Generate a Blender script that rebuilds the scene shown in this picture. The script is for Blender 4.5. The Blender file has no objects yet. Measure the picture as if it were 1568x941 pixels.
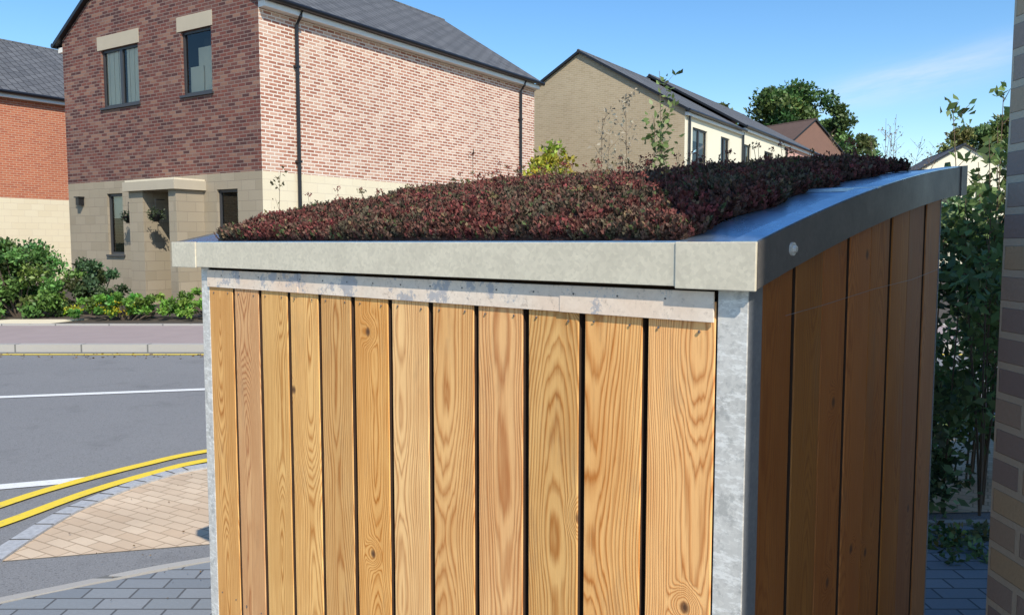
import bpy, math, random
import numpy as np
from mathutils import Vector, Matrix
random.seed(4); R=np.random.RandomState(7)
sc=bpy.context.scene
COL=sc.collection

# ------------------------------------------------------------------ node helpers
def newmat(name):
    m=bpy.data.materials.new(name); m.use_nodes=True
    nt=m.node_tree; b=nt.nodes['Principled BSDF']
    return m,nt,b
def nd(nt,t,**k):
    n=nt.nodes.new(t)
    for a,v in k.items():
        if a in n.inputs.keys(): n.inputs[a].default_value=v
        else: setattr(n,a,v)
    return n
def lk(nt,a,b): nt.links.new(a,b)
def mth(nt,op,a,b=None,c=None,clamp=False):
    n=nt.nodes.new('ShaderNodeMath'); n.operation=op; n.use_clamp=clamp
    for i,v in enumerate((a,b,c)):
        if v is None: continue
        if isinstance(v,(int,float)): n.inputs[i].default_value=v
        else: nt.links.new(v,n.inputs[i])
    return n.outputs[0]
def ramp(nt,fac,stops,interp='LINEAR'):
    n=nt.nodes.new('ShaderNodeValToRGB'); cr=n.color_ramp; cr.interpolation=interp
    while len(cr.elements)<len(stops): cr.elements.new(0.5)
    for e,(p,c) in zip(cr.elements,stops):
        e.position=p; e.color=(c,c,c,1) if isinstance(c,(int,float)) else (*c,1)
    nt.links.new(fac,n.inputs[0]); return n.outputs[0]
def mixc(nt,fac,a,b,mode='MIX'):
    n=nt.nodes.new('ShaderNodeMix'); n.data_type='RGBA'; n.blend_type=mode
    for s,v in ((n.inputs[0],fac),(n.inputs[6],a),(n.inputs[7],b)):
        if isinstance(v,(int,float)): s.default_value=v
        elif isinstance(v,tuple): s.default_value=(*v,1)
        else: nt.links.new(v,s)
    return n.outputs[2]
def noise(nt,vec,scale,detail=4,rough=.55):
    n=nd(nt,'ShaderNodeTexNoise'); n.inputs['Scale'].default_value=scale
    n.inputs['Detail'].default_value=detail; n.inputs['Roughness'].default_value=rough
    if vec is not None: nt.links.new(vec,n.inputs['Vector'])
    return n.outputs[0]
def comb(nt,x,y,z):
    n=nt.nodes.new('ShaderNodeCombineXYZ')
    for i,v in enumerate((x,y,z)):
        if isinstance(v,(int,float)): n.inputs[i].default_value=v
        else: nt.links.new(v,n.inputs[i])
    return n.outputs[0]
def bump(nt,b,h,strength=.3,dist=.01):
    n=nt.nodes.new('ShaderNodeBump'); n.inputs['Strength'].default_value=strength
    n.inputs['Distance'].default_value=dist
    nt.links.new(h,n.inputs['Height']); nt.links.new(n.outputs[0],b.inputs['Normal'])
def objco(nt): return nd(nt,'ShaderNodeTexCoord').outputs['Object']
def uvco(nt): return nd(nt,'ShaderNodeTexCoord').outputs['UV']

def m_plain(name,col,rough=.6,metal=0.,var=.15,scale=8,bmp=0.):
    m,nt,b=newmat(name); co=objco(nt)
    n=noise(nt,co,scale)
    c=mixc(nt,n,tuple(x*(1-var) for x in col),tuple(min(1,x*(1+var)) for x in col))
    lk(nt,c,b.inputs['Base Color']); b.inputs['Roughness'].default_value=rough; b.inputs['Metallic'].default_value=metal
    if bmp: bump(nt,b,noise(nt,co,scale*12),bmp,.004)
    return m
def m_brick(name,cols,mortar,w=.225,h=.075,ms=.010,rough=.85,bmp=.5,dirt=.25,offset=.5,grain=60):
    m,nt,b=newmat(name); uv=uvco(nt)
    br=nd(nt,'ShaderNodeTexBrick'); lk(nt,uv,br.inputs['Vector'])
    br.offset=offset
    br.inputs['Scale'].default_value=1; br.inputs['Brick Width'].default_value=w; br.inputs['Row Height'].default_value=h
    br.inputs['Mortar Size'].default_value=ms; br.inputs['Mortar Smooth'].default_value=.15
    br.inputs['Color1'].default_value=(0,0,0,1); br.inputs['Color2'].default_value=(1,1,1,1); br.inputs['Mortar'].default_value=(.5,.5,.5,1)
    n=len(cols)
    c=ramp(nt,br.outputs['Color'],[((i)/max(1,n-1)*.8+.1,cols[i]) for i in range(n)])
    g=noise(nt,uv,grain,3); c=mixc(nt,mth(nt,'MULTIPLY',g,.35),c,tuple(x*.45 for x in cols[n//2]))
    big=noise(nt,uv,.35,5)
    c=mixc(nt,br.outputs['Fac'],c,mortar)
    c=mixc(nt,dirt,c,ramp(nt,big,[(.3,.55),(.7,1.)]),'MULTIPLY')
    lk(nt,c,b.inputs['Base Color']); b.inputs['Roughness'].default_value=rough
    hgt=mth(nt,'ADD',mth(nt,'MULTIPLY',br.outputs['Fac'],-1),mth(nt,'MULTIPLY',g,.4))
    bump(nt,b,hgt,bmp,.006)
    return m

# ------------------------------------------------------------------ mesh helpers
def empty(name,loc=(0,0,0),rot=0):
    e=bpy.data.objects.new(name,None); COL.objects.link(e); e.location=loc; e.rotation_euler=(0,0,rot); return e
def mkobj(name,verts,faces,mats,parent=None,fm=None,smooth=False,bevel=0):
    me=bpy.data.meshes.new(name); me.from_pydata([tuple(v) for v in verts],[],faces)
    if not isinstance(mats,(list,tuple)): mats=[mats]
    for m in mats: me.materials.append(m)
    uvl=me.uv_layers.new(name='UVMap')
    for p in me.polygons:
        nn=p.normal
        if fm: p.material_index=fm[p.index]
        p.use_smooth=smooth
        ax=abs(nn.x); ay=abs(nn.y); az=abs(nn.z)
        for li in p.loop_indices:
            v=me.vertices[me.loops[li].vertex_index].co
            if az>=.6: u=(v.x,v.y)
            elif ax>ay: u=(v.y,v.z)
            else: u=(v.x,v.z)
            uvl.data[li].uv=u
    o=bpy.data.objects.new(name,me); COL.objects.link(o)
    if parent: o.parent=parent
    if bevel:
        md=o.modifiers.new('b','BEVEL'); md.width=bevel; md.segments=2; md.limit_method='ANGLE'
    return o
class MB:
    def __init__(s): s.v=[]; s.f=[]; s.m=[]
    def quad(s,pts,m=0):
        i=len(s.v); s.v+=[tuple(p) for p in pts]; s.f.append(tuple(range(i,i+len(pts)))); s.m.append(m)
    def box(s,x0,x1,y0,y1,z0,z1,m=0):
        i=len(s.v)
        s.v+=[(x0,y0,z0),(x1,y0,z0),(x1,y1,z0),(x0,y1,z0),(x0,y0,z1),(x1,y0,z1),(x1,y1,z1),(x0,y1,z1)]
        for f in ((0,3,2,1),(4,5,6,7),(0,1,5,4),(1,2,6,5),(2,3,7,6),(3,0,4,7)):
            s.f.append(tuple(i+k for k in f)); s.m.append(m)
    def tube(s,pts,rad,n=6,m=0):
        base=len(s.v); pts=[Vector(p) for p in pts]
        for k,p in enumerate(pts):
            d=(pts[min(k+1,len(pts)-1)]-pts[max(k-1,0)]).normalized()
            a=d.orthogonal().normalized() if abs(d.z)<.9 else Vector((1,0,0)).cross(d).normalized()
            bb=d.cross(a)
            r=rad[k] if isinstance(rad,(list,tuple)) else rad
            for j in range(n):
                t=2*math.pi*j/n; s.v.append(tuple(p+a*math.cos(t)*r+bb*math.sin(t)*r))
        for k in range(len(pts)-1):
            for j in range(n):
                a0=base+k*n+j; a1=base+k*n+(j+1)%n
                s.f.append((a0,a1,a1+n,a0+n)); s.m.append(m)
        s.f.append(tuple(base+j for j in range(n))[::-1]); s.m.append(m)
        s.f.append(tuple(base+(len(pts)-1)*n+j for j in range(n))); s.m.append(m)
    def make(s,name,mats,parent=None,**k): return mkobj(name,s.v,s.f,mats,parent,fm=s.m,**k)

def leaves(name,P,size,col,mat,parent=None,up=.3,aspect=.55,D=None):
    n=len(P); P=np.asarray(P,float)
    size=np.broadcast_to(size,(n,)).reshape(n,1)*(.7+.6*R.rand(n,1))
    if D is None:
        D=R.normal(size=(n,3)); D[:,2]+=up
    D/= np.linalg.norm(D,axis=1,keepdims=True)+1e-9
    A=np.cross(D,R.normal(size=(n,3))); A/=np.linalg.norm(A,axis=1,keepdims=True)+1e-9
    N=np.cross(D,A)
    V=np.empty((n,4,3))
    V[:,0]=P; V[:,1]=P+D*size*.5+A*size*aspect*.5+N*size*.12; V[:,2]=P+D*size; V[:,3]=P+D*size*.5-A*size*aspect*.5+N*size*.12
    me=bpy.data.meshes.new(name); me.vertices.add(4*n); me.vertices.foreach_set('co',V.ravel())
    me.loops.add(4*n); me.loops.foreach_set('vertex_index',np.arange(4*n,dtype=np.int32))
    me.polygons.add(n); me.polygons.foreach_set('loop_start',np.arange(0,4*n,4,dtype=np.int32))
    me.update(calc_edges=True); me.validate()
    ca=me.color_attributes.new('Col','FLOAT_COLOR','POINT')
    C=np.ones((n,4,4)); C[:,:,:3]=np.asarray(col).reshape(n,1,3); ca.data.foreach_set('color',C.ravel())
    me.materials.append(mat)
    o=bpy.data.objects.new(name,me); COL.objects.link(o)
    if parent: o.parent=parent
    return o
def m_leaf(name,trans=.25,rough=.5):
    m,nt,b=newmat(name); a=nd(nt,'ShaderNodeAttribute',attribute_name='Col')
    lk(nt,a.outputs['Color'],b.inputs['Base Color']); b.inputs['Roughness'].default_value=rough
    t=nd(nt,'ShaderNodeBsdfTranslucent'); lk(nt,a.outputs['Color'],t.inputs['Color'])
    mx=nd(nt,'ShaderNodeMixShader'); mx.inputs[0].default_value=trans
    lk(nt,b.outputs[0],mx.inputs[1]); lk(nt,t.outputs[0],mx.inputs[2])
    lk(nt,mx.outputs[0],nt.nodes['Material Output'].inputs['Surface'])
    return m
LEAF=m_leaf('leaf_mat',.3); SED=m_leaf('sedum_mat',.12,.8)
SED.node_tree.nodes['Principled BSDF'].inputs['Specular IOR Level'].default_value=.15
def clump_cloud(centres,radii,per,base,var=.35,flat=.8):
    P=[];C=[]
    for c,r in zip(centres,radii):
        n=int(per); d=R.normal(size=(n,3)); d/=np.linalg.norm(d,axis=1,keepdims=True)
        rr=r*(R.rand(n,1)**.45); p=d*rr; p[:,2]*=flat; P.append(p+np.asarray(c))
        k=1+var*(R.rand()*2-1)
        hue=np.array([1+.2*R.randn(),1,1+.1*R.randn()])
        cc=np.asarray(base)*k*hue; cc=cc*(1+.25*R.randn(n,1)); C.append(np.clip(cc,.004,.5))
    return np.vstack(P),np.vstack(C)

# ------------------------------------------------------------------ materials
M_road,nt,b=newmat('asphalt'); co=objco(nt)
c=mixc(nt,noise(nt,co,.6,5),(.155,.155,.156),(.21,.21,.21)); c=mixc(nt,ramp(nt,noise(nt,co,160,2),[(.35,0.),(.7,.6)]),c,(.32,.32,.32))
c=mixc(nt,ramp(nt,noise(nt,co,90,2),[(.60,0.),(.68,.6)]),c,(.07,.07,.072))
c=mixc(nt,ramp(nt,noise(nt,co,1.7,6,.7),[(.56,0.),(.7,.35)]),c,(.10,.10,.10))
lk(nt,c,b.inputs['Base Color']); b.inputs['Roughness'].default_value=.9; bump(nt,b,noise(nt,co,200,2),.5,.004)
def m_paint(name,col):
    m,nt,b=newmat(name); co=objco(nt)
    n=noise(nt,co,25,5,.7); c=mixc(nt,ramp(nt,n,[(.57,0.),(.74,.6)]),col,(.22,.22,.21))
    n=noise(nt,co,160,2); c=mixc(nt,ramp(nt,n,[(.60,0.),(.68,.5)]),c,(.25,.24,.22))
    lk(nt,c,b.inputs['Base Color']); b.inputs['Roughness'].default_value=.7; return m
M_white=m_paint('white_paint',(.8,.8,.78)); M_yellow=m_paint('yellow_paint',(.86,.63,.045))
M_pavepink=m_plain('pavement_asphalt',(.35,.28,.265),.9,var=.12,scale=3,bmp=.4)
M_kerb=m_brick('kerb_concrete',[(.42,.40,.37),(.50,.48,.44)],(.16,.16,.15),w=.9,h=.5,ms=.012,bmp=.3,grain=90)
M_granite=m_plain('granite_kerb',(.42,.43,.44),.8,var=.4,scale=40,bmp=.4)
M_tan,nt,b=newmat('buff_paving'); co=uvco(nt)
mp=nd(nt,'ShaderNodeMapping'); mp.inputs['Rotation'].default_value=(0,0,math.radians(30)); lk(nt,co,mp.inputs[0])
br=nd(nt,'ShaderNodeTexBrick'); lk(nt,mp.outputs[0],br.inputs[0]); br.offset=.5
br.inputs['Scale'].default_value=1; br.inputs['Brick Width'].default_value=.15; br.inputs['Row Height'].default_value=.075; br.inputs['Mortar Size'].default_value=.004
br.inputs['Color1'].default_value=(.62,.46,.31,1); br.inputs['Color2'].default_value=(.74,.58,.41,1); br.inputs['Mortar'].default_value=(.44,.32,.21,1)
n_=noise(nt,co,1.8,5,.6); c=mixc(nt,.6,br.outputs[0],ramp(nt,n_,[(.3,.65),(.7,1.)]),'MULTIPLY')
lk(nt,c,b.inputs['Base Color']); b.inputs['Roughness'].default_value=.9
bump(nt,b,mth(nt,'ADD',mth(nt,'MULTIPLY',br.outputs['Fac'],-1.),mth(nt,'MULTIPLY',noise(nt,co,90,3),.6)),.6,.005)
M_blue=m_brick('grey_block_paving',[(.22,.245,.27),(.30,.32,.34),(.255,.28,.30)],(.10,.105,.11),w=.2,h=.1,ms=.005,bmp=.6)
M_soil=m_plain('soil',(.07,.055,.04),.95,var=.5,scale=20,bmp=.6)
M_grass,nt,b=newmat('grass_ground'); co=objco(nt)
c=mixc(nt,noise(nt,co,2,6),(.05,.075,.025),(.11,.12,.045)); lk(nt,c,b.inputs['Base Color']); b.inputs['Roughness'].default_value=.95
M_brickR=m_brick('red_multi_brick',[(.40,.15,.09),(.52,.22,.14),(.60,.30,.20),(.74,.48,.35)],(.84,.74,.62),ms=.013)
M_brickF=m_brick('shaded_multi_brick',[(.08,.03,.028),(.17,.052,.04),(.21,.07,.048),(.15,.06,.05),(.3,.16,.11)],(.24,.18,.15),ms=.009)  # front bricks darkened; the shade of that face is in the colour
M_brickO=m_brick('orange_brick',[(.54,.15,.07),(.62,.20,.095),(.48,.13,.065)],(.58,.38,.26),ms=.009)
M_stone=m_brick('cream_block',[(.86,.75,.53),(.90,.80,.58),(.88,.77,.55)],(.72,.62,.46),w=.44,h=.215,ms=.006,dirt=.12)
M_stoneF=m_brick('shaded_cream_block',[(.36,.30,.21),(.43,.36,.26),(.39,.33,.235)],(.30,.25,.185),w=.44,h=.215,ms=.007,dirt=.3)  # darker copy of the cream block, front-face shade put into its colour
M_tanbrick=m_brick('buff_brick',[(.46,.36,.22),(.54,.43,.275),(.50,.40,.25)],(.52,.43,.30),ms=.010)
M_cream=m_plain('cream_render',(.84,.78,.60),.85,var=.05,scale=1)
M_pink=m_plain('pink_brick_far',(.62,.36,.29),.85,var=.1,scale=2)
M_brownw=m_plain('brown_brick_far',(.20,.11,.08),.85,var=.1,scale=2)
M_tiles=m_brick('roof_tiles',[(.10,.105,.115),(.15,.155,.165),(.12,.125,.135)],(.03,.03,.032),w=.3,h=.26,ms=.014,bmp=1.,dirt=.3)
M_tilesB=m_plain('brown_tiles',(.13,.08,.06),.8,var=.2,scale=3)
M_black=m_plain('black_plastic',(.012,.012,.014),.35,var=.1)
M_frame=m_plain('grey_frame',(.045,.047,.052),.4,var=.05)
M_whitepl=m_plain('white_fascia',(.8,.78,.72),.5,var=.04)
M_blind=m_plain('cream_blind',(.88,.76,.56),.8,var=.1,scale=2)
M_room=m_plain('dark_room',(.06,.06,.062),.9)
M_sill=m_plain('stone_lintel',(.46,.40,.30),.8,var=.1,scale=3)
M_glass,nt,b=newmat('window_glass')
tr=nd(nt,'ShaderNodeBsdfTransparent'); tr.inputs[0].default_value=(.9,.93,.9,1)
gl=nd(nt,'ShaderNodeBsdfGlossy'); gl.inputs['Roughness'].default_value=.02
lw=nd(nt,'ShaderNodeLayerWeight'); lw.inputs[0].default_value=.25
mx=nd(nt,'ShaderNodeMixShader'); lk(nt,mth(nt,'ADD',lw.outputs['Fresnel'],.05,clamp=True),mx.inputs[0]); lk(nt,tr.outputs[0],mx.inputs[1]); lk(nt,gl.outputs[0],mx.inputs[2])
lk(nt,mx.outputs[0],nt.nodes['Material Output'].inputs['Surface'])
M_pier=m_brick('buff_purple_brick',[(.44,.34,.30),(.56,.44,.35),(.76,.56,.33),(.80,.62,.38)],(.74,.63,.46),ms=.010,bmp=.9,grain=110)
M_bark=m_plain('bark',(.1,.075,.055),.9,var=.3,scale=10,bmp=.5)
M_stem=m_plain('stem',(.16,.11,.07),.8,var=.3,scale=20)

def m_galv(name,base,metal,rough,stain=0.,streak=0.):
    m,nt,b=newmat(name); co=objco(nt)
    vo=nd(nt,'ShaderNodeTexVoronoi'); vo.inputs['Scale'].default_value=140; lk(nt,co,vo.inputs['Vector'])
    sp=nd(nt,'ShaderNodeSeparateColor'); lk(nt,vo.outputs['Color'],sp.inputs[0])
    c=mixc(nt,sp.outputs[0],tuple(x*.9 for x in base),tuple(min(1,x*1.06) for x in base))
    n=noise(nt,co,9,6,.65); c=mixc(nt,ramp(nt,n,[(.42,0.),(.62,.3)]),c,tuple(x*.68 for x in base))
    n2=noise(nt,co,70,4,.7); c=mixc(nt,ramp(nt,n2,[(.6,0.),(.72,.35)]),c,tuple(min(1,x*1.25) for x in base))
    if streak:
        mp=nd(nt,'ShaderNodeMapping'); mp.inputs['Scale'].default_value=(30,30,90); lk(nt,co,mp.inputs[0])
        s=noise(nt,mp.outputs[0],1,5,.75); c=mixc(nt,ramp(nt,s,[(.5,0.),(.6,streak)]),c,(.95,.92,.85))
        s=noise(nt,co,34,6,.75); c=mixc(nt,ramp(nt,s,[(.52,0.),(.62,.6)]),c,(.36,.35,.32))
    if stain:
        s2=noise(nt,co,3.3,3); c=mixc(nt,ramp(nt,s2,[(.4,.15),(.62,.65)]),c,(.86,.60,.41))
        s=noise(nt,co,11,6,.75); c=mixc(nt,ramp(nt,s,[(.55,0.),(.59,stain)]),c,(.36,.37,.40))
        s3=noise(nt,co,60,4,.8); c=mixc(nt,ramp(nt,s3,[(.56,0.),(.66,.55)]),c,(.42,.32,.24))
    lk(nt,c,b.inputs['Base Color']); b.inputs['Metallic'].default_value=metal
    lk(nt,mth(nt,'ADD',mth(nt,'MULTIPLY',n,.25),rough-.12),b.inputs['Roughness'])
    bump(nt,b,n2,.12,.002); return m
M_galv=m_galv('galvanised_steel',(.70,.665,.60),.1,.5,streak=.7)
M_galvS=m_galv('galvanised_steel_shaded',(.27,.28,.30),.3,.5)  # same steel for the post side legs, their shade painted into the base
M_strip=m_galv('stained_steel_strip',(.92,.82,.68),.0,.5,stain=.75)
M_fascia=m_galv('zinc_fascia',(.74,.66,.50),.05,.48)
M_fasciaD=m_galv('zinc_fascia_shaded',(.145,.133,.125),.2,.5)  # fascia zinc darkened so the shade of the side sits in the colour
M_flash=m_galv('zinc_flashing',(.42,.57,.76),.85,.28)

def m_wood(name,light,dark,gain=1.,contrast=1.,satr=(.96,.14),huer=(.492,.010)):
    m,nt,b=newmat(name)
    at=nd(nt,'ShaderNodeAttribute',attribute_name='bc'); s=nd(nt,'ShaderNodeSeparateXYZ'); lk(nt,at.outputs['Vector'],s.inputs[0])
    x,z,r=s.outputs[0],s.outputs[1],s.outputs[2]
    def rnd(k): return mth(nt,'FRACT',mth(nt,'MULTIPLY',r,k))
    ro=mth(nt,'MULTIPLY',r,57.3)
    n1=noise(nt,comb(nt,ro,mth(nt,'MULTIPLY',z,1.),1.7),2.0,1,.4)
    n2=noise(nt,comb(nt,mth(nt,'ADD',ro,9.),mth(nt,'MULTIPLY',z,.8),4.7),1,1)
    n3=noise(nt,comb(nt,mth(nt,'ADD',mth(nt,'MULTIPLY',x,22.),ro),mth(nt,'MULTIPLY',z,1.8),.3),2,3,.5)
    vo=nd(nt,'ShaderNodeTexVoronoi'); vo.voronoi_dimensions='2D'; vo.inputs['Scale'].default_value=3.6
    lk(nt,comb(nt,mth(nt,'ADD',x,ro),mth(nt,'ADD',mth(nt,'MULTIPLY',z,.8),mth(nt,'MULTIPLY',r,31.)),0),vo.inputs['Vector'])
    sc_=nd(nt,'ShaderNodeSeparateColor'); lk(nt,vo.outputs['Color'],sc_.inputs[0])
    dist=mth(nt,'ADD',vo.outputs['Distance'],mth(nt,'MULTIPLY',mth(nt,'LESS_THAN',sc_.outputs[0],.48),5.))
    pull=nd(nt,'ShaderNodeMapRange',interpolation_type='SMOOTHERSTEP'); lk(nt,dist,pull.inputs[0])
    pull.inputs[1].default_value=.0; pull.inputs[2].default_value=.17; pull.inputs[3].default_value=.045; pull.inputs[4].default_value=0
    d=mth(nt,'ADD',mth(nt,'MULTIPLY',mth(nt,'SUBTRACT',n1,.5),.17),mth(nt,'ADD',mth(nt,'MULTIPLY',rnd(5.3),.05),.055))
    d=mth(nt,'ADD',d,mth(nt,'MULTIPLY',z,mth(nt,'MULTIPLY',mth(nt,'SUBTRACT',rnd(23.),.5),.06)))
    d=mth(nt,'ADD',d,pull.outputs[0]); d=mth(nt,'ADD',d,mth(nt,'MULTIPLY',mth(nt,'SUBTRACT',n3,.5),.015))
    cx=mth(nt,'ADD',mth(nt,'MULTIPLY',mth(nt,'SUBTRACT',n2,.5),.08),mth(nt,'MULTIPLY',mth(nt,'SUBTRACT',rnd(17.),.5),.09))
    dx=mth(nt,'MULTIPLY',mth(nt,'SUBTRACT',x,cx),1.5)
    rr=mth(nt,'SQRT',mth(nt,'ADD',mth(nt,'MULTIPLY',dx,dx),mth(nt,'MULTIPLY',d,d)))
    wv=noise(nt,comb(nt,mth(nt,'MULTIPLY',rr,70.),ro,0),1,2)
    ph=mth(nt,'FRACT',mth(nt,'ADD',mth(nt,'DIVIDE',rr,mth(nt,'ADD',mth(nt,'MULTIPLY',rnd(11.),.0030),.0052)),mth(nt,'MULTIPLY',wv,1.6)))
    ring=ramp(nt,ph,[(0.,.4),(.18,0.),(.5,.12),(.84,.95),(1.,.4)])
    fib=noise(nt,comb(nt,mth(nt,'MULTIPLY',x,420.),mth(nt,'MULTIPLY',z,7.),ro),1,2)
    blot=noise(nt,comb(nt,mth(nt,'MULTIPLY',x,8.),mth(nt,'MULTIPLY',z,2.2),ro),1.5,4)
    f=mth(nt,'ADD',mth(nt,'MULTIPLY',ring,mth(nt,'ADD',mth(nt,'MULTIPLY',wv,1.05*contrast),.32*contrast)),mth(nt,'MULTIPLY',mth(nt,'SUBTRACT',fib,.5),.65)); f=mth(nt,'MULTIPLY',f,mth(nt,'ADD',blot,.55),clamp=True)
    c=mixc(nt,f,light,dark)
    c=mixc(nt,ramp(nt,blot,[(.4,0.),(.75,.55)]),c,(light[0]*.68,light[1]*.54,light[2]*.42))
    hv=nd(nt,'ShaderNodeHueSaturation'); lk(nt,c,hv.inputs['Color'])
    lk(nt,mth(nt,'ADD',mth(nt,'MULTIPLY',rnd(7.7),.30),.84*gain),hv.inputs['Value'])
    lk(nt,mth(nt,'ADD',mth(nt,'MULTIPLY',rnd(3.3),huer[1]),huer[0]),hv.inputs['Hue'])
    lk(nt,mth(nt,'ADD',mth(nt,'MULTIPLY',rnd(13.3),satr[1]),satr[0]),hv.inputs['Saturation'])
    c=hv.outputs[0]
    c=mixc(nt,ramp(nt,dist,[(.010,.95),(.024,.7),(.040,0.)]),c,(.09,.035,.012))
    g=noise(nt,comb(nt,mth(nt,'MULTIPLY',x,5.),mth(nt,'MULTIPLY',z,1.),ro),3,5,.7)
    c=mixc(nt,ramp(nt,g,[(.57,0.),(.74,.35)]),c,(.28,.17,.09))
    lk(nt,c,b.inputs['Base Color']); b.inputs['Roughness'].default_value=.62
    bump(nt,b,mth(nt,'ADD',ring,fib),.35,.0012); return m
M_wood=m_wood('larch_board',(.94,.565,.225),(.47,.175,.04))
M_woodS=m_wood('larch_board_shaded',(.43,.175,.048),(.22,.072,.017),contrast=.7,satr=(1.,.08))  # same larch made darker to paint in the shade of the shed side
M_back=m_plain('dark_backing_gap_shade',(.045,.022,.011),.9,var=.3,scale=20)  # backing colour; on board edges it paints shade into the gaps

# ------------------------------------------------------------------ ground, road
def sheet(name,pts,z,mat): return mkobj(name,[(x,y,z) for x,y in pts],[tuple(range(len(pts)))],mat)
def catmull(p,n=10):
    p=[np.array(a,float) for a in p]; q=[2*p[0]-p[1]]+p+[2*p[-1]-p[-2]]; o=[]
    for i in range(1,len(q)-2):
        for k in range(n):
            t=k/n; a,b_,c_,d_=q[i-1:i+3]
            o.append(.5*((2*b_)+(-a+c_)*t+(2*a-5*b_+4*c_-d_)*t*t+(-a+3*b_-3*c_+d_)*t**3))
    o.append(p[-1]); return o
def strip(name,pts,w,z0,z1,mat,parent=None,smooth=True):
    c=catmull(pts) if smooth else [np.array(a,float) for a in pts]
    V=[];F=[];
    for i,p in enumerate(c):
        d=c[min(i+1,len(c)-1)]-c[max(i-1,0)]; d/=np.linalg.norm(d); n=np.array([-d[1],d[0]])*w/2
        a=p+n; b_=p-n
        V+= [(a[0],a[1],z1),(b_[0],b_[1],z1),(a[0],a[1],z0),(b_[0],b_[1],z0)]
    for i in range(len(c)-1):
        k=4*i; F.append((k+1,k+5,k+4,k))
        if z1-z0>.001: F+=[(k,k+4,k+6,k+2),(k+5,k+1,k+3,k+7)]
    if z1-z0>.001: F.append((0,2,3,1)); k=4*(len(c)-1); F.append((k,k+1,k+3,k+2))
    return mkobj(name,V,F,mat,parent)
sheet('ground',[(-1500,-1500),(1500,-1500),(1500,1500),(-1500,1500)],-.02,M_grass)
sheet('road',[(-120,-8),(14,-8),(90,2),(90,11.02),(-120,11.02)],-.004,M_road)
strip('kerb',[(-120,11.08),(90,11.08)],.14,-.03,.115,M_kerb,smooth=False)
sheet('pavement',[(-120,11.15),(90,11.15),(90,13.6),(-120,13.6)],.106,M_pavepink)
strip('pavement_edging',[(-120,13.65),(90,13.65)],.08,0,.135,M_kerb,smooth=False)
sheet('garden_ground',[(-120,13.69),(90,13.69),(90,75),(-120,75)],.115,M_soil)
strip('yellow_line',[(-60,10.86),(60,10.86)],.09,.002,.002,M_yellow,smooth=False)
strip('white_line',[(-12,6.2),(-4.92,7.85),(-3.16,8.26),(2,9.4)],.12,.002,.002,M_white,smooth=False)
strip('white_line',[(-8,3.2),(-3.12,4.93),(-2.70,5.08)],.12,.002,.002,M_white,smooth=False)
strip('yellow_line',[(-3.3,2.6),(-3.1,3.9),(-2.90,4.63),(-2.74,5.0),(-2.50,5.40),(-2.20,5.77),(-1.4,6.34),(.5,6.8),(6,6.95)],.09,.006,.006,M_yellow)
strip('yellow_line',[(-3.05,2.6),(-2.86,3.8),(-2.69,4.35),(-2.545,4.81),(-2.345,5.2),(-2.08,5.54),(-1.3,6.08),(.5,6.52),(6,6.66)],.09,.006,.006,M_yellow)
kp=[(-2.2,-6),(-2.3,2.2),(-2.40,3.3),(-2.45,4.17),(-2.40,4.6),(-2.26,5.02),(-2.01,5.32),(-1.2,5.82),(.5,6.2),(8,6.3)]
kb=strip('kerb',kp,.10,-.03,.03,M_granite)
kc=[tuple(p) for p in catmull(kp)]
mb=MB()
for i in range(0,len(kc)-1,3):
    p,q=np.array(kc[i]),np.array(kc[i+1]); dd=(q-p)/np.linalg.norm(q-p); nn=np.array([-dd[1],dd[0]])*.0508; w_=dd*.004
    mb.quad([(*(p-nn-w_),.0325),(*(p-nn+w_),.0325),(*(p+nn+w_),.0325),(*(p+nn-w_),.0325)])
mb.make('kerb_joints',M_soil,kb)
inner=[(x+.03,y-.02) for x,y in kc if y>3.68]
sheet('buff_paving',inner+[(8,4.75),(-.2,4.22),(-1.45,3.93),(-2.40,3.7)],.018,M_tan)
sheet('footpath',[(-2.42,2.9),(-1.3,3.6),(8,4.3),(8,4.76),(-.2,4.225),(-1.45,3.935),(-2.43,3.705)],.014,M_road)
strip('stone_edging',[(-2.38,3.1),(-1.96,3.38),(-1.42,3.71),(-.3,4.15),(8,4.3)],.05,0,.026,M_kerb)
sheet('grey_paving',[(-2.3,-6),(8,-6),(8,4.28),(-.3,4.12),(-1.42,3.68),(-1.96,3.35),(-2.36,3.06)],.020,M_blue)
P=np.column_stack([-2.3+2.0*R.rand(90),3.2+2.0*R.rand(90),np.full(90,.032)])
D=R.normal(size=(len(P),3)); D[:,2]*=.12
leaves('dry_leaf_litter',P,.015,np.array((.22,.15,.08))*(.5+R.rand(len(P),1)),LEAF,D=D)
P=np.column_stack([-12+12*R.rand(400),10.45+.5*R.rand(400),np.full(400,.004)])
D=R.normal(size=(400,3)); D[:,2]*=.12
leaves('gutter_leaf_litter',P,.035,np.array((.14,.09,.05))*(.5+R.rand(400,1)),LEAF,D=D)

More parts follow.
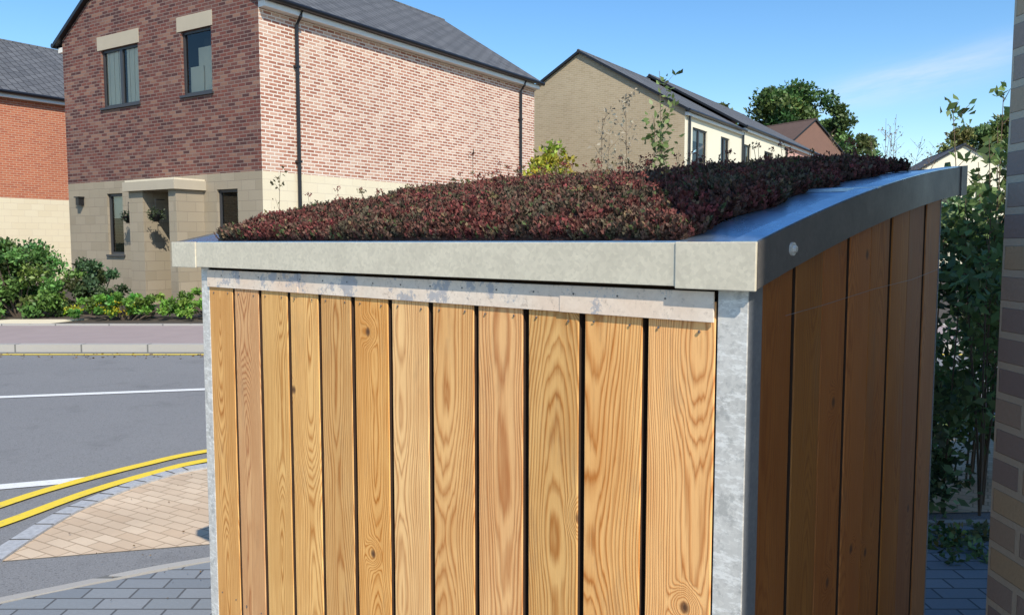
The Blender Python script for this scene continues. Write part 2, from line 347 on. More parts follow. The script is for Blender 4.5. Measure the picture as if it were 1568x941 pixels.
# ------------------------------------------------------------------ shed
sh=empty('timber_bin_store',(.387,1.30,0),math.radians(-41.28))
XL=-1.93; YB=1.32; ZE=1.495
def rz(y): return ZE+.225*y-.05*y*y
NS=26; ys=[YB*i/NS for i in range(NS+1)]
mb=MB()
for i in range(NS):
    a,c=ys[i],ys[i+1]
    mb.quad([(-.16,a,rz(a)),(0,a,rz(a)),(0,c,rz(c)),(-.16,c,rz(c))],0)
    mb.quad([(XL,a,rz(a)),(XL+.2,a,rz(a)),(XL+.2,c,rz(c)),(XL,c,rz(c))],0)
    mb.quad([(XL+.2,a,rz(a)-.001),(-.16,a,rz(a)-.001),(-.16,c,rz(c)-.001),(XL+.2,c,rz(c)-.001)],0)
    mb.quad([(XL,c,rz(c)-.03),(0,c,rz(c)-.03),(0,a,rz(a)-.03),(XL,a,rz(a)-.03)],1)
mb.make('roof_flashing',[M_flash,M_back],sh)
def curved(x0,x1,top,bot,y0,y1,mat,name,n=24,bev=0):
    V=[];F=[]
    for i in range(n+1):
        y=y0+(y1-y0)*i/n; z=rz(y)
        V+=[(x0,y,z+top),(x1,y,z+top),(x1,y,z+bot),(x0,y,z+bot)]
    for i in range(n):
        k=4*i
        for a,c in ((0,1),(1,2),(2,3),(3,0)): F.append((k+a,k+c,k+4+c,k+4+a))
    F.append((3,2,1,0)); k=4*n; F.append((k,k+1,k+2,k+3))
    return mkobj(name,V,F,mat,sh)
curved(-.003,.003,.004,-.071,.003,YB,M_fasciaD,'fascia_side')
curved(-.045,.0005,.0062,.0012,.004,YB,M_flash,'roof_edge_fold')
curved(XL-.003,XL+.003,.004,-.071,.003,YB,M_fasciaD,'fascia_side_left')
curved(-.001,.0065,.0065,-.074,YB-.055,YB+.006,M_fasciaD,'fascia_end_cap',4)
curved(-.155,.002,.0075,.0005,.58,.60,M_flash,'flashing_joint',2)
mb=MB()
mb.box(XL+.14,-.138,-.003,.003,ZE-.070,ZE+.004,0)
mb.box(XL+.14,-.138,.0031,.035,ZE+.001,ZE+.0075,1)
mb.make('fascia_front',[M_fascia,M_flash],sh,bevel=.0012)
mb=MB()
mb.box(-.142,.0035,-.0055,.0005,ZE-.0735,ZE+.0055)
mb.box(XL-.004,XL+.144,-.0055,.0005,ZE-.0725,ZE+.0055)
mb.make('fascia_corner_piece',M_fascia,sh,bevel=.0015)
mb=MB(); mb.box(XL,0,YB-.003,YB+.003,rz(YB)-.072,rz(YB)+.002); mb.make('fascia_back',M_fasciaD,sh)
mb=MB()
for (bx,by,bz,r) in ((.003,.135,rz(.135)-.036,.0115),):
    mb.tube([(bx,by,bz),(bx+.004,by,bz)],[r,r],20); mb.tube([(bx+.004,by,bz),(bx+.009,by,bz)],[r*.6,r*.5],6)
mb.make('fascia_bolt',M_galv,sh)
mb=MB()
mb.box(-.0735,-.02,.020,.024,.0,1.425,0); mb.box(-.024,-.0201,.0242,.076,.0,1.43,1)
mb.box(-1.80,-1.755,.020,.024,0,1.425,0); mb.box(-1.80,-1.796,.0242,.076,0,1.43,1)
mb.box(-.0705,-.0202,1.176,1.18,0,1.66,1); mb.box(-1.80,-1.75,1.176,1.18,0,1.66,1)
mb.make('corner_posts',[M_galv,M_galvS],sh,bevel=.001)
mb=MB(); mb.box(-1.755,-.40,.014,.0175,1.366,1.417); mb.box(-.404,-.0775,.0125,.0165,1.3655,1.4175)
mb.box(-1.30,-1.28,.0125,.0139,1.3665,1.4165)
mb.make('steel_strip',M_strip,sh,bevel=.0008)
mb=MB()
for i in range(16):
    x=-.17-i*.1; yy_=.0138 if x<-.404 else .0123
    mb.tube([(x,yy_,1.402),(x,yy_-.0012,1.402)],[.0020,.0016],8)
mb.make('strip_rivets',M_fasciaD,sh)
def boards(name,items,mat):
    V=[];F=[];BC=[];FM=[]
    for (face,a0,a1,d0,d1,z0,zt0,zt1,rn) in items:
        i=len(V)
        mid=(a0+a1)/2
        ch=.0022
        s=1 if d1>d0 else -1
        prof=[(a0,d0+s*ch),(a0+ch,d0),(a1-ch,d0),(a1,d0+s*ch),(a1,d1),(a0,d1)]
        for zz in (0,1):
            for (a,d) in prof:
                t=(a-a0)/(a1-a0); z=z0 if zz==0 else zt0+(zt1-zt0)*t
                V.append((a,d,z) if face=='f' else (d,a,z)); BC.append((a-mid,z,rn))
        n=6
        for k in range(n):
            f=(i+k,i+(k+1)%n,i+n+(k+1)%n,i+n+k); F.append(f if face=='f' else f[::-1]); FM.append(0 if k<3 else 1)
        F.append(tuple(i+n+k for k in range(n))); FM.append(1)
    o=mkobj(name,V,F,[mat,M_back],sh,fm=FM)  # board edges coloured dark as painted gap shade
    at=o.data.attributes.new('bc','FLOAT_VECTOR','POINT'); at.data.foreach_set('vector',np.array(BC,dtype=np.float32).ravel())
    return o
it=[]; p=(1.755-.0765)/12
for i in range(12):
    a1=-.0765-i*p-(.001 if i==0 else .0070+.0008*R.randn()); a0=-.0765-(i+1)*p+(.0070 if i<11 else .001)
    it.append(('f',a0,a1,.0185+R.rand()*.0025,.044,.03,1.40,1.40,R.rand()))
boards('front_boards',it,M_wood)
it=[]; n=8; p=(1.176-.078)/n
for i in range(n):
    a0=.078+i*p; a1=a0+p-.010
    it.append(('s',a0,a1,-.0225+(.003 if i%2 else 0),-.046,.03,rz(a0)-.035,rz(a1)-.035,R.rand()))
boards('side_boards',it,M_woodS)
it=[]
for i in range(n):
    a0=.078+i*p; a1=a0+p-.009
    it.append(('s',a0,a1,-1.798,-1.77,.03,rz(a0)-.035,rz(a1)-.035,R.rand()))
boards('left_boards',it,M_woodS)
it=[]
for i in range(12):
    a0=-1.75+i*.14; it.append(('f',a0,a0+.13,1.178,1.155,.03,1.62,1.62,R.rand()))
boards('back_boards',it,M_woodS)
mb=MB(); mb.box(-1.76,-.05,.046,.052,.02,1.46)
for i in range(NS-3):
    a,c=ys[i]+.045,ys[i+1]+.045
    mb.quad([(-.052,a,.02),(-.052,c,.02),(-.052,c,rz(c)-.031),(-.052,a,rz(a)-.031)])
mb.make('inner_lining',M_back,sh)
mb=MB(); p=(1.755-.0765)/12
for i in range(12):
    xc=-.0765-(i+.5)*p
    for dx in (-.04,.04):
        for zz in (1.350,.42):
            mb.tube([(xc+dx,.0186,zz+R.randn()*.002),(xc+dx,.0172,zz)],[.0024,.002],8)
mb.make('board_screws',M_fasciaD,sh)
mb=MB(); mb.tube([(.002,.12,1.375),(.0,.3,1.383),(-.004,.6,1.40),(-.01,.9,1.41),(-.012,1.15,1.43)],.0005,4); mb.make('thread',M_galvS,sh)
# sedum
def fn(x,y):
    return (np.sin(x*7.1+1.3*np.sin(y*5))+np.sin(y*8.3+1.7*np.sin(x*6.1))+.7*np.sin(x*17+y*13)+.6*np.sin(x*23-y*19+2))/3.3
def sx0(y): return -1.72+.02*np.sin(y*14)
def sx1(y): return -.145+.015*np.sin(y*21)-.03*np.exp(-y*9)
def sed_h(x,y):
    e=np.minimum(np.minimum((x-sx0(y)),(sx1(y)-x)),np.minimum((y-.03),(1.27-y)))
    e=np.clip(e/.07,0,1); return np.sqrt(e)*(.034+.009*fn(x,y)+.007*np.sin(x*52+2*np.sin(y*23))*np.sin(y*47+2*np.sin(x*29)))
gx,gy=180,130
X,Y=np.meshgrid(np.linspace(0,1,gx),np.linspace(.03,1.27,gy)); X=sx0(Y)+(sx1(Y)-sx0(Y))*X
Z=ZE+.225*Y-.05*Y*Y+sed_h(X,Y)+.0015
V=np.stack([X,Y,Z],-1).reshape(-1,3); F=[(j*gx+i,j*gx+i+1,(j+1)*gx+i+1,(j+1)*gx+i) for j in range(gy-1) for i in range(gx-1)]
sed=empty('sedum_green_roof',sh.location,sh.rotation_euler[2])
M_sbase=m_plain('sedum_base',(.06,.028,.022),.95,var=.5,scale=60,bmp=.5)
mkobj('sedum_mat_base',V,F,M_sbase,sed,smooth=True)
NSP=17000
t=R.rand(NSP); yy=.035+1.23*R.rand(NSP); yy[:3200]=.032+.03*R.rand(3200); t[3200:4500]=1-.02*R.rand(1300)
xx=sx0(yy)+(sx1(yy)-sx0(yy))*t
zz=ZE+.225*yy-.05*yy*yy+sed_h(xx,yy)
hh=.010+.013*R.rand(NSP)+.004*fn(xx*1.7,yy*1.9)
tall=R.rand(NSP)<.012; hh[tall]*=1.9
lean=R.normal(size=(NSP,2))*.35; lean[:3200,1]-=.55
NL=12
P=np.empty((NSP,NL,3)); D=np.empty((NSP,NL,3)); C=np.empty((NSP,NL,3))
g=fn(xx*1.3+2,yy*1.6)+.35*np.sin(xx*31+2*np.sin(yy*17))+.45*R.randn(NSP)
pal=np.array([(.115,.098,.066),(.14,.085,.064),(.165,.072,.058),(.185,.062,.055),(.24,.062,.062)])
idx=np.clip(((g+1.1)/2.3*4.1),0,4).astype(int); bc=pal[idx]*(1+.28*R.randn(NSP,1))
yel=R.rand(NSP)<.035; bc[yel]=(.27,.19,.11)
gr=(R.rand(NSP)<.045); bc[gr]=np.array((.10,.13,.055))
for k in range(NL):
    f=(k+.5)/NL; a=k*2.4+R.rand(NSP)*6
    P[:,k,0]=xx+lean[:,0]*hh*f; P[:,k,1]=yy+lean[:,1]*hh*f; P[:,k,2]=zz-.004+hh*f
    D[:,k,0]=np.cos(a)+lean[:,0]; D[:,k,1]=np.sin(a)+lean[:,1]; D[:,k,2]=.5+f*.8
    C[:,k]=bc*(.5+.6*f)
sz=np.repeat(.0078+.0034*R.rand(NSP),NL)
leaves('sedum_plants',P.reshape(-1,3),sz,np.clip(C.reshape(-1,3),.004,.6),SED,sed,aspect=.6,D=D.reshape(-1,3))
mb=MB(); SP=[];SCc=[]
for i in range(150):
    y=1.25*R.rand()**.6+.0; y=min(y,1.25); x=-1.65+1.45*R.rand(); z=rz(y)+float(sed_h(np.float64(x),np.float64(max(y,.04))))
    h=.025+.045*R.rand(); dx,dy=R.randn(2)*.012
    mb.tube([(x,y,z),(x+dx,y+dy,z+h)],[.0009,.0007],4)
    for k in range(14):
        SP.append((x+dx+R.randn()*.005,y+dy+R.randn()*.005,z+h+R.randn()*.003)); SCc.append((.22,.07,.06) if i%3 else (.18,.15,.07))
mb.make('sedum_stems',M_stem,sed)
leaves('sedum_flowers',SP,.008,SCc,SED,sed)

# ------------------------------------------------------------------ houses
def wallgrid(mb,face,c,a0,a1,z0,z1,ops,m,rev=.12,rm=None):
    A=sorted(set([a0,a1]+[v for o in ops for v in o[:2] if a0<v<a1])); Zs=sorted(set([z0,z1]+[v for o in ops for v in o[2:4] if z0<v<z1]))
    def pt(a,z,d=0): return (a,c+d,z) if face=='f' else (c-d,a,z)
    for i in range(len(A)-1):
        for j in range(len(Zs)-1):
            am=(A[i]+A[i+1])/2; zm=(Zs[j]+Zs[j+1])/2
            if any(o[0]<am<o[1] and o[2]<zm<o[3] for o in ops): continue
            mb.quad([pt(A[i],Zs[j]),pt(A[i+1],Zs[j]),pt(A[i+1],Zs[j+1]),pt(A[i],Zs[j+1])],m)
    for o in ops:
        b0,b1=max(o[2],z0),min(o[3],z1)
        if b1<=b0: continue
        for (p,q) in (((o[0],b0),(o[0],b1)),((o[1],b1),(o[1],b0))):
            mb.quad([pt(*p),pt(*q),pt(q[0],q[1],rev),pt(p[0],p[1],rev)],m if rm is None else rm)
        if o[3]<=z1: mb.quad([pt(o[0],o[3]),pt(o[1],o[3]),pt(o[1],o[3],rev),pt(o[0],o[3],rev)],m if rm is None else rm)
        if o[2]>=z0: mb.quad([pt(o[0],o[2],rev),pt(o[1],o[2],rev),pt(o[1],o[2]),pt(o[0],o[2])],m if rm is None else rm)
def window(par,name,face,c,o,panes=2,blind=.0):
    mb=MB(); a0,a1,z0,z1=o; fw=.06
    def bx(p,q,d0,d1,r,s,m=0):
        if face=='f': mb.box(p,q,c+d0,c+d1,r,s,m)
        else: mb.box(c-d1,c-d0,p,q,r,s,m)
    bx(a0,a1,.06,.12,z0,z0+fw); bx(a0,a1,.06,.12,z1-fw,z1)
    bx(a0,a0+fw,.06,.12,z0+fw,z1-fw); bx(a1-fw,a1,.06,.12,z0+fw,z1-fw)
    for k in range(1,panes):
        x=a0+(a1-a0)*k/panes; bx(x-.05,x+.05,.055,.12,z0+fw,z1-fw)
    bx(a0-.04,a1+.04,-.05,.058,z0-.05,z0-.002,0)
    gp=lambda a,z: (a,c+.09,z) if face=='f' else (c-.09,a,z)
    mb.quad([gp(a0+fw,z0+fw),gp(a1-fw,z0+fw),gp(a1-fw,z1-fw),gp(a0+fw,z1-fw)],1)
    bx(a0+.01,a1-.01,.6,.61,z0,z1,2)
    if blind>0: bx(a0+fw,a1-fw,.14,.145,z1-(z1-z0)*blind,z1-fw,3)
    if blind<0:
        n_=6
        for k in range(n_):
            for s_,e_ in ((a0+fw,a0+(a1-a0)*.42),(a1-(a1-a0)*.42,a1-fw)):
                q0=s_+(e_-s_)*k/n_; bx(q0,s_+(e_-s_)*(k+.95)/n_,.125+.012*(k%2),.14+.012*(k%2),z0+fw,z1-fw,3)
    mb.make(name,[M_frame,M_glass,M_room,M_blind],par)
def roof(par,W,L0,L1,ze,zr,mat,ov=.22,ovg=.12,edge=M_black,left_over=.22):
    mb=MB(); xm=-W/2; sl=(zr-ze)/(W/2)
    for s in (1,-1):
        xe=xm+s*(W/2+ov); zE=ze-sl*ov
        pts=[(xm,L0-ovg,zr),(xe,L0-ovg,zE),(xe,L1+ovg,zE),(xm,L1+ovg,zr)]
        top=[(x,y,z+.10) for x,y,z in pts]
        i=len(mb.v); mb.v+=pts+top
        fs=[(4,5,6,7),(3,2,1,0),(0,1,5,4),(1,2,6,5),(2,3,7,6)]
        for f,mm in zip(fs,(0,1,1,1,1)):
            mb.f.append(tuple(i+k for k in f)); mb.m.append(mm)
    mb.tube([(xm,L0-ovg,zr+.07),(xm,L1+ovg,zr+.07)],.07,8,0)
    mb.make('roof',[mat,edge],par)
    mb=MB()
    for s in (1,-1):
        xe=xm+s*(W/2+ov+.05)
        mb.tube([(xe,L0-ovg,ze-sl*ov+.03),(xe,L1+ovg,ze-sl*ov+.03)],.06,8)
    mb.make('gutters',M_black,par)
    mb=MB()
    for s in (1,-1):
        x0=xm+s*(W/2+.002); x1=xm+s*(W/2+ov-.02)
        mb.box(min(x0,x1),max(x0,x1),L0,L1,ze-sl*ov-.14,ze-sl*ov-.02)
    mb.make('eaves_soffit',M_whitepl,par)
ang=math.radians(-32.8)
def gable(mb,W,y,ze,zr,m,flip=False):
    p=[(-W,y,ze),(0,y,ze),(-W/2,y,zr)]; mb.quad(p if not flip else p[::-1],m)

W=7.31;L=10.8;ZEv=6.53;ZR=8.85
h1=empty('brick_house',(-5.15,17.0,0),ang)
ops=[(-5.65,-4.14,4.72,6.08),(-2.55,-1.51,4.72,6.1)]
opg=[(-5.62,-4.97,1.2,2.67),(-1.465,-.785,1.2,2.63),(-3.0,-2.1,.2,2.45)]
mb=MB()
wallgrid(mb,'f',0,-W,0,2.97,ZEv,ops,0); gable(mb,W,0,ZEv,ZR,0)
wallgrid(mb,'f',0,-W,0,0,2.97,opg,1)
mb.quad([(0,0,2.97),(0,L,2.97),(0,L,ZEv),(0,0,ZEv)],2); mb.quad([(0,0,0),(0,L,0),(0,L,2.97),(0,0,2.97)],3)
mb.quad([(-W,0,0),(-W,L,0),(-W,L,ZEv),(-W,0,ZEv)],0); mb.quad([(-W,L,0),(0,L,0),(0,L,ZEv),(-W,L,ZEv)],0); gable(mb,W,L,ZEv,ZR,0,True)
mb.make('walls',[M_brickF,M_stoneF,M_brickR,M_stone],h1)
window(h1,'window_1','f',0,ops[0],2,-1); window(h1,'window_2','f',0,ops[1],1,.0)
window(h1,'window_3','f',0,opg[0],1,.4); window(h1,'window_4','f',0,opg[1],1,.0)
mb=MB()
mb.box(-2.45,-2.0,.16,.18,4.8,5.35); mb.box(-2.2,-1.62,.19,.21,4.8,5.75); mb.make('room_furniture',M_blind,h1)
mb=MB()
for o in ops: mb.box(o[0]-.12,o[1]+.05,-.012,.1,o[3]+.002,o[3]+.32)
mb.make('lintels',M_sill,h1)
roof(h1,W,0,L,ZEv,ZR,M_tiles)
mb=MB()
for y in (.95,9.9):
    mb.tube([(.27,y,ZEv-.13),(.2,y,ZEv-.28),(.07,y,ZEv-.45),(.07,y,.1)],.042,8)
    for z in (1.2,3.2,5.2): mb.box(.0,.11,y-.055,y+.055,z,z+.05)
mb.tube([(-W-.27,.25,ZEv-.2),(-W-.06,.25,ZEv-.45),(-W-.06,.25,.1)],.04,8)
mb.make('downpipes',M_black,h1)
mb=MB()
mb.box(-3.60,-3.08,-.7,-.002,.1,2.62,0); mb.box(-2.16,-1.90,-.7,-.002,.1,2.62,0)
mb.box(-3.68,-1.82,-.80,-.003,2.622,2.82,1); mb.box(-3.64,-1.86,-.76,-.004,2.822,2.86,2)
mb.make('porch',[M_stoneF,M_sill,M_fascia],h1)
mb=MB(); mb.box(-3.0,-2.1,.05,.1,.2,2.45,0); mb.box(-2.75,-2.35,.03,.049,1.2,2.1,1); mb.box(-2.9,-2.86,-.0,.048,1.1,1.3,2); mb.make('front_door',[M_frame,M_room,M_galv],h1)
mb=MB(); mb.box(-6.75,-6.62,-.14,0,2.42,2.6); mb.box(-6.78,-6.59,-.17,-.001,2.6,2.63); mb.make('wall_lamp',M_black,h1)
def basket(par,x,y,z):
    P,C=clump_cloud([(x,y,z)],[.2],260,(.05,.07,.03)); leaves('hanging_basket_plants',P,.05,C,LEAF,par)
    mb=MB(); mb.tube([(x,y,z-.16),(x,y,z-.05),(x,y,z)],[.05,.13,.15],10); mb.tube([(x,y,z),(x,y,z+.32)],.008,4); mb.box(x-.01,x+.01,y,y+.22,z+.31,z+.33); mb.make('basket',M_black,par)
basket(h1,-4.35,-.25,2.1); basket(h1,-2.6,-.72,2.1)

ex=Vector((math.sin(-ang),math.cos(-ang)))
h2=empty('brick_house',(-15.75-ex.x*8,29-ex.y*8,0),ang)
L2=14; mb=MB()
mb.quad([(0,0,2.97),(0,L2,2.97),(0,L2,ZEv),(0,0,ZEv)],0); mb.quad([(0,0,0),(0,L2,0),(0,L2,2.97),(0,0,2.97)],1)
mb.quad([(-W,0,0),(0,0,0),(0,0,ZEv),(-W,0,ZEv)],0); gable(mb,W,0,ZEv,ZR,0); mb.quad([(-W,L2,0),(0,L2,0),(0,L2,ZEv),(-W,L2,ZEv)],0); gable(mb,W,L2,ZEv,ZR,0)
mb.quad([(-W,0,0),(-W,L2,0),(-W,L2,ZEv),(-W,0,ZEv)],0)
mb.make('walls',[M_brickO,M_stone],h2); roof(h2,W,0,L2,ZEv,ZR,M_tiles)

h3=empty('terraced_houses',(6.26,30,0),ang)
W3=8.66;L3=21;ze3=6.3;zr3=8.8
mb=MB(); ops3=[]
for y0,w in ((.8,1.6),(4.0,1.1),(6.9,1.2),(10.2,1.5),(13.0,.9),(16.5,1.2),(19,.9)):
    ops3.append((y0,y0+w,4.2,5.75)); ops3.append((y0,y0+w,1.0,2.4))
wallgrid(mb,'s',0,0,13.95,0,ze3,[o for o in ops3 if o[1]<14],1); wallgrid(mb,'s',0,13.95,L3,0,ze3,[o for o in ops3 if o[0]>14],2)
mb.quad([(-W3,0,0),(0,0,0),(0,0,ze3),(-W3,0,ze3)],0); gable(mb,W3,0,ze3,zr3,0)
mb.quad([(-W3,L3,0),(0,L3,0),(0,L3,ze3),(-W3,L3,ze3)],0); gable(mb,W3,L3,ze3,zr3,0)
mb.quad([(-W3,0,0),(-W3,L3,0),(-W3,L3,ze3),(-W3,0,ze3)],0)
mb.make('walls',[M_tanbrick,M_cream,M_pink],h3)
for i,o in enumerate(ops3): window(h3,'window_%d'%i,'s',0,o,2 if o[1]-o[0]>1 else 1,.3 if i%4==0 else 0)
roof(h3,W3,0,6.6,ze3,zr3,M_tiles,ov=.15)
r2=empty('roof_upper',(0,0,.22)); r2.parent=h3; roof(r2,W3,6.85,L3,ze3,zr3,M_tiles,ov=.15)
mb=MB()
for y in (.3,6.7,13.9,18.3): mb.tube([(.08,y,.1),(.08,y,ze3-.1)],.045,6)
mb.make('downpipes',M_black,h3)

def simple_house(name,loc,rot,W,L,ze,zr,mw,mr,wins=True):
    h=empty(name,loc,rot); mb=MB(); ops=[(-W*.7-.6,-W*.7+.6,ze-1.8,ze-.6),(-W*.3-.6,-W*.3+.6,ze-1.8,ze-.6),(-W*.7-.6,-W*.7+.6,.9,2.2)] if wins else []
    wallgrid(mb,'f',0,-W,0,0,ze,ops,0); gable(mb,W,0,ze,zr,0)
    for q in ([(0,0,0),(0,L,0),(0,L,ze),(0,0,ze)],[(-W,0,0),(-W,L,0),(-W,L,ze),(-W,0,ze)],[(-W,L,0),(0,L,0),(0,L,ze),(-W,L,ze)]): mb.quad(q,0)
    gable(mb,W,L,ze,zr,0); mb.make('walls',mw,h)
    for i,o in enumerate(ops): window(h,'window_%d'%i,'f',0,o,2)
    roof(h,W,0,L,ze,zr,mr); return h
simple_house('brick_house',(23.2,56,0),math.radians(30),8,9,6.6,9.4,M_brownw,M_tilesB,False)
simple_house('cream_house',(27.5,44,0),math.radians(-14),6.2,9,4.9,6.7,M_cream,M_tiles)

g=empty('brick_pier_sun_block',(1.2,2.0,0),0)  # real pier edge; unseen length and height shaped to shade the shed side
mb=MB(); mb.box(0,6,-2.885,0,0,3.75); mb.make('walls',M_pier,g)
mb=MB(); mb.box(-.03,6.03,-2.90,.03,3.752,3.85); mb.make('parapet_coping',M_sill,g)

# ------------------------------------------------------------------ vegetation
def tree(name,x,y,h,cr,base,nc=70,per=330,ls=.3,crown0=.35,seed=1,bare=False):
    e=empty(name,(x,y,0)); rr=random.Random(seed); mb=MB()
    mb.tube([(0,0,-.05),(.1,0,h*.25),(-.1,.1,h*.5),(.1,0,h*.85)],[h*.03,h*.022,h*.016,h*.004],8)
    cs=[];rs=[]
    for i in range(nc):
        a=rr.random()*6.283; v=crown0+(1-crown0)*rr.random(); prof=math.sin(math.pi*min(1,max(.06,(v-crown0)/(1-crown0)*.86+.12)))**.6
        r=cr*prof*(rr.random()**.4)*(.82+.3*math.sin(a*3+seed))
        cs.append((r*math.cos(a),r*math.sin(a),v*h)); rs.append(cr*(.12+.13*rr.random()))
        if i%3==0:
            z0=h*(.2+.5*rr.random())*v; mid=(cs[-1][0]*.5,cs[-1][1]*.5,(z0+cs[-1][2])/2+.1*h*rr.random()*.3)
            mb.tube([(0,0,z0),mid,cs[-1]],[h*.010,h*.006,h*.002],5)
    mb.make('trunk',M_bark,e)
    P,C=clump_cloud(cs,rs,per,base); leaves('crown',P,ls,C,LEAF,e)
tree('oak_tree',20.6,62,12.6,4.9,(.10,.165,.045),130,260,.34,seed=3)
tree('oak_tree',16.3,64,11.9,3.0,(.13,.18,.05),50,240,.34,seed=5)
tree('maple_tree',25.6,66,11.0,3.2,(.13,.18,.06),50,240,.36,seed=8)
tree('birch_tree',31.5,58,9.2,3.0,(.2,.2,.055),40,220,.28,seed=9)
tree('oak_tree',36.5,62,10.6,3.6,(.13,.19,.06),60,240,.33,seed=11)
cs=[];rs=[]
for i in range(240):
    x=-60+140*R.rand(); cs.append((x,82+10*R.rand(),1+6.5*R.rand())); rs.append(1.6+1.2*R.rand())
P,C=clump_cloud(cs,rs,90,(.09,.13,.05)); leaves('distant_trees',P,.7,C,LEAF)

def twiggy(name,x,y,h,n,spread,leafcol,leafn=40,ls=.05,r0=.008,seed=2,z0=0,droop=0,branch=.3):
    e=empty(name,(x,y,z0)); rr=np.random.RandomState(seed); mb=MB(); P=[]
    for i in range(n):
        a=rr.rand()*6.283; hh=h*(.55+.45*rr.rand()) if i else h; sp=spread*rr.rand() if i else spread*.1
        pts=[]
        for k in range(6):
            f=k/5; pts.append((sp*math.cos(a)*f**1.3+rr.randn()*.012*h*.3*f,sp*math.sin(a)*f**1.3+rr.randn()*.012*h*.3*f,hh*f))
        mb.tube(pts,[r0*(1-.75*k/5) for k in range(6)],5)
        nb=int(branch*20)
        for j in range(nb):
            f=.3+.7*rr.rand(); k=min(4,int(f*5)); u=f*5-k; p=np.array(pts[k])*(1-u)+np.array(pts[k+1])*u
            b=rr.rand()*6.283; ln=h*.10*(1.25-f)*(.5+rr.rand()); q=p+np.array([math.cos(b)*ln,math.sin(b)*ln,ln*1.1])
            mb.tube([p,q],[r0*.35,r0*.15],4)
            for _ in range(max(1,leafn//nb)): t_=rr.rand(); P.append(p+(q-p)*t_+rr.randn(3)*ls*.5)
    mb.make('stems',M_stem,e)
    if leafn and P:
        P=np.array(P); C=np.array(leafcol)*(1+.3*rr.randn(len(P),1)); leaves('foliage',P,ls,np.clip(C,.005,.5),LEAF,e)
twiggy('flowering_weed',1.10,6.1,2.75,2,.08,(.18,.25,.08),260,.055,.007,2,branch=1.3)
twiggy('flowering_weed',.86,6.2,2.60,2,.1,(.42,.36,.26),300,.032,.006,3,branch=1.3)
twiggy('flowering_weed',.64,6.0,2.40,3,.15,(.42,.36,.26),220,.032,.006,4,branch=1.2)
twiggy('flowering_weed',1.25,6.3,2.2,3,.25,(.20,.08,.06),90,.045,.006,12,branch=.8)
twiggy('garden_shrub',-.30,6.2,2.16,7,.45,(.18,.09,.05),60,.035,.006,5,branch=.6)
twiggy('garden_shrub',-1.72,6.0,1.98,4,.25,(.14,.12,.05),50,.035,.006,6,branch=.6)
twiggy('birch_sapling',11.0,24,5.2,22,1.9,(.28,.22,.11),40,.07,.016,7,branch=1.)
e=empty('golden_shrub',(.30,6.9,0)); cs=[(R.randn()*.10,R.randn()*.12,1.3+1.02*R.rand()) for i in range(26)]
P,C=clump_cloud(cs,[.10]*26,55,(.42,.38,.04)); leaves('foliage',P,.05,C,LEAF,e)
mb=MB(); [mb.tube([(0,0,0),c_],[.012,.004],5) for c_ in cs]; mb.make('stems',M_stem,e)
e=empty('laurel_hedge',(0,0,0)); cs=[];rs=[]
for i in range(150):
    t_=R.rand(); v=R.rand()
    cs.append((1.75+3.2*t_+.18*R.randn(),4.25+1.7*t_+.22*R.randn(),.18+v*1.28)); rs.append(.15+.12*R.rand())
for i in range(30):
    t_=R.rand()*.5; cs.append((1.95+3.2*t_,4.45+1.7*t_+.2*R.randn(),1.45+.25*R.rand())); rs.append(.08)
P,C=clump_cloud(cs,rs,130,(.14,.20,.08),.65); leaves('foliage',P,.065,C,LEAF,e,aspect=.5)
mb=MB()
for c_ in cs[::4]: mb.tube([(c_[0]-.05,c_[1],0),(c_[0],c_[1],c_[2])],[.007,.003],5)
mb.make('stems',M_stem,e)
twiggy('tall_shrub',2.55,4.35,2.28,6,.3,(.15,.23,.07),150,.06,.007,21,branch=.6)
twiggy('tall_shrub',2.95,5.0,2.2,4,.3,(.17,.24,.08),130,.06,.007,22,branch=.6)
P,C=clump_cloud([(2.0+R.rand()*.6,3.65+R.rand()*.4,.04) for i in range(16)],[.08]*16,34,(.18,.25,.09)); leaves('ground_cover_plant',P,.04,C,LEAF)
def bush(name,x,y,rx,ry,h,n,per,base,ls,z=.1):
    e=empty(name,(x,y,z)); cs=[];rs=[]
    for i in range(n):
        a=R.rand()*6.283; v=R.rand(); r=math.sqrt(R.rand())*(1-.45*v*v)
        cs.append((rx*r*math.cos(a),ry*r*math.sin(a),.12+h*v*.88)); rs.append(h*(.12+.08*R.rand()))
    P,C=clump_cloud(cs,rs,per,base,.45); leaves('foliage',P,ls,C,LEAF,e)
    mb=MB(); [mb.tube([(0,0,-.1),(c_[0]*.5,c_[1]*.5,c_[2]*.4),c_],[.03,.015,.005],5) for c_ in cs[::3]]; mb.make('stems',M_bark,e)
bush('garden_bush',-9.2,15.2,1.15,.8,1.38,60,170,(.13,.24,.055),.09)
bush('garden_bush',-11.2,15.6,1.2,.8,1.3,50,150,(.14,.24,.06),.09)
bush('garden_bush',-8.05,15.6,.6,.6,.95,30,140,(.07,.12,.045),.08)
bush('flower_bed',-6.9,14.6,1.2,.5,.38,60,90,(.16,.32,.05),.07)
bush('flower_bed',-5.3,14.7,.9,.5,.5,50,90,(.15,.30,.05),.07)
P,C=clump_cloud([(-7.9+1.3*R.rand(),14.2+.3*R.rand(),.25+.15*R.rand()) for i in range(18)],[.1]*18,16,(.5,.43,.02),.1); leaves('yellow_flowers',P,.05,C,LEAF)
sheet('garden_path',[(-9.6,13.7),(-7.9,13.7),(-7.6,14.6),(-9.0,14.6)],.121,M_stone)

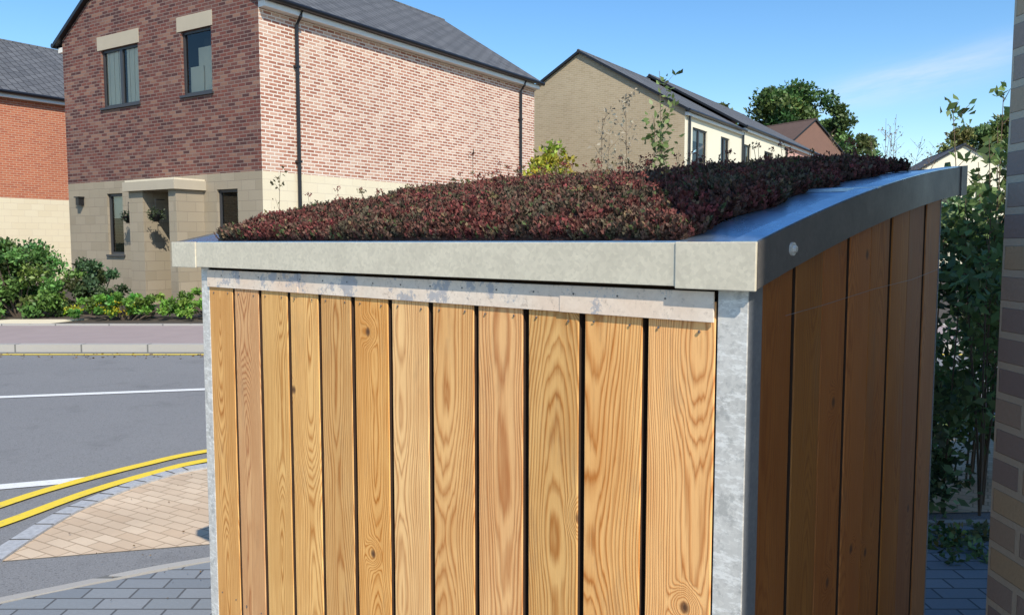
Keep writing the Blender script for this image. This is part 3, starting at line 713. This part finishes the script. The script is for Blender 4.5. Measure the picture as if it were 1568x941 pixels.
# ------------------------------------------------------------------ light, sky, camera
phi=math.radians(-70); el=math.radians(42)
d=Vector((math.cos(phi)*math.cos(el),math.sin(phi)*math.cos(el),math.sin(el)))
sl=bpy.data.lights.new('sun','SUN'); sl.energy=5.0; sl.angle=math.radians(.5); sl.color=(1,.93,.81)
so=bpy.data.objects.new('sun',sl); COL.objects.link(so); so.rotation_euler=d.to_track_quat('Z','Y').to_euler(); so.location=(5,-10,20)
w=bpy.data.worlds.new('World'); sc.world=w; w.use_nodes=True; nt=w.node_tree
bg=nt.nodes['Background']; sk=nt.nodes.new('ShaderNodeTexSky'); sk.sky_type='NISHITA'; sk.sun_disc=False
sk.sun_elevation=el; sk.sun_rotation=math.atan2(d.x,d.y); sk.air_density=1.; sk.dust_density=.3; sk.ozone_density=2.5
hs=nt.nodes.new('ShaderNodeHueSaturation'); hs.inputs['Saturation'].default_value=1.25; hs.inputs['Value'].default_value=1.25; nt.links.new(sk.outputs[0],hs.inputs['Color'])
tc=nt.nodes.new('ShaderNodeTexCoord'); sp=nt.nodes.new('ShaderNodeSeparateXYZ'); nt.links.new(tc.outputs['Generated'],sp.inputs[0])
X_,Z_=sp.outputs[0],sp.outputs[2]
cv=comb(nt,mth(nt,'MULTIPLY',X_,7.),0,mth(nt,'SUBTRACT',mth(nt,'MULTIPLY',Z_,40.),mth(nt,'MULTIPLY',X_,7.)))
n=noise(nt,cv,1.2,6,.62)
gx_=mth(nt,'DIVIDE',mth(nt,'SUBTRACT',X_,.43),.09); gz_=mth(nt,'DIVIDE',mth(nt,'SUBTRACT',mth(nt,'SUBTRACT',Z_,.175),mth(nt,'MULTIPLY',mth(nt,'SUBTRACT',X_,.43),.2)),.018)
ga=mth(nt,'EXPONENT',mth(nt,'MULTIPLY',mth(nt,'ADD',mth(nt,'MULTIPLY',gx_,gx_),mth(nt,'MULTIPLY',gz_,gz_)),-1.))
msk=mth(nt,'MULTIPLY',ramp(nt,n,[(.30,.1),(.68,.7)]),ga)
c=mixc(nt,msk,hs.outputs[0],(6.2,6.5,6.8)); nt.links.new(c,bg.inputs['Color']); bg.inputs['Strength'].default_value=.145
cam=bpy.data.cameras.new('camera'); co_=bpy.data.objects.new('camera',cam); COL.objects.link(co_)
co_.location=(0,0,1.5); co_.rotation_euler=(math.radians(90-4.57),0,0); cam.sensor_width=36; cam.lens=28.7; cam.clip_end=4000; cam.clip_start=.05
sc.camera=co_
sc.view_settings.view_transform='Standard'; sc.view_settings.look='None'; sc.view_settings.exposure=0
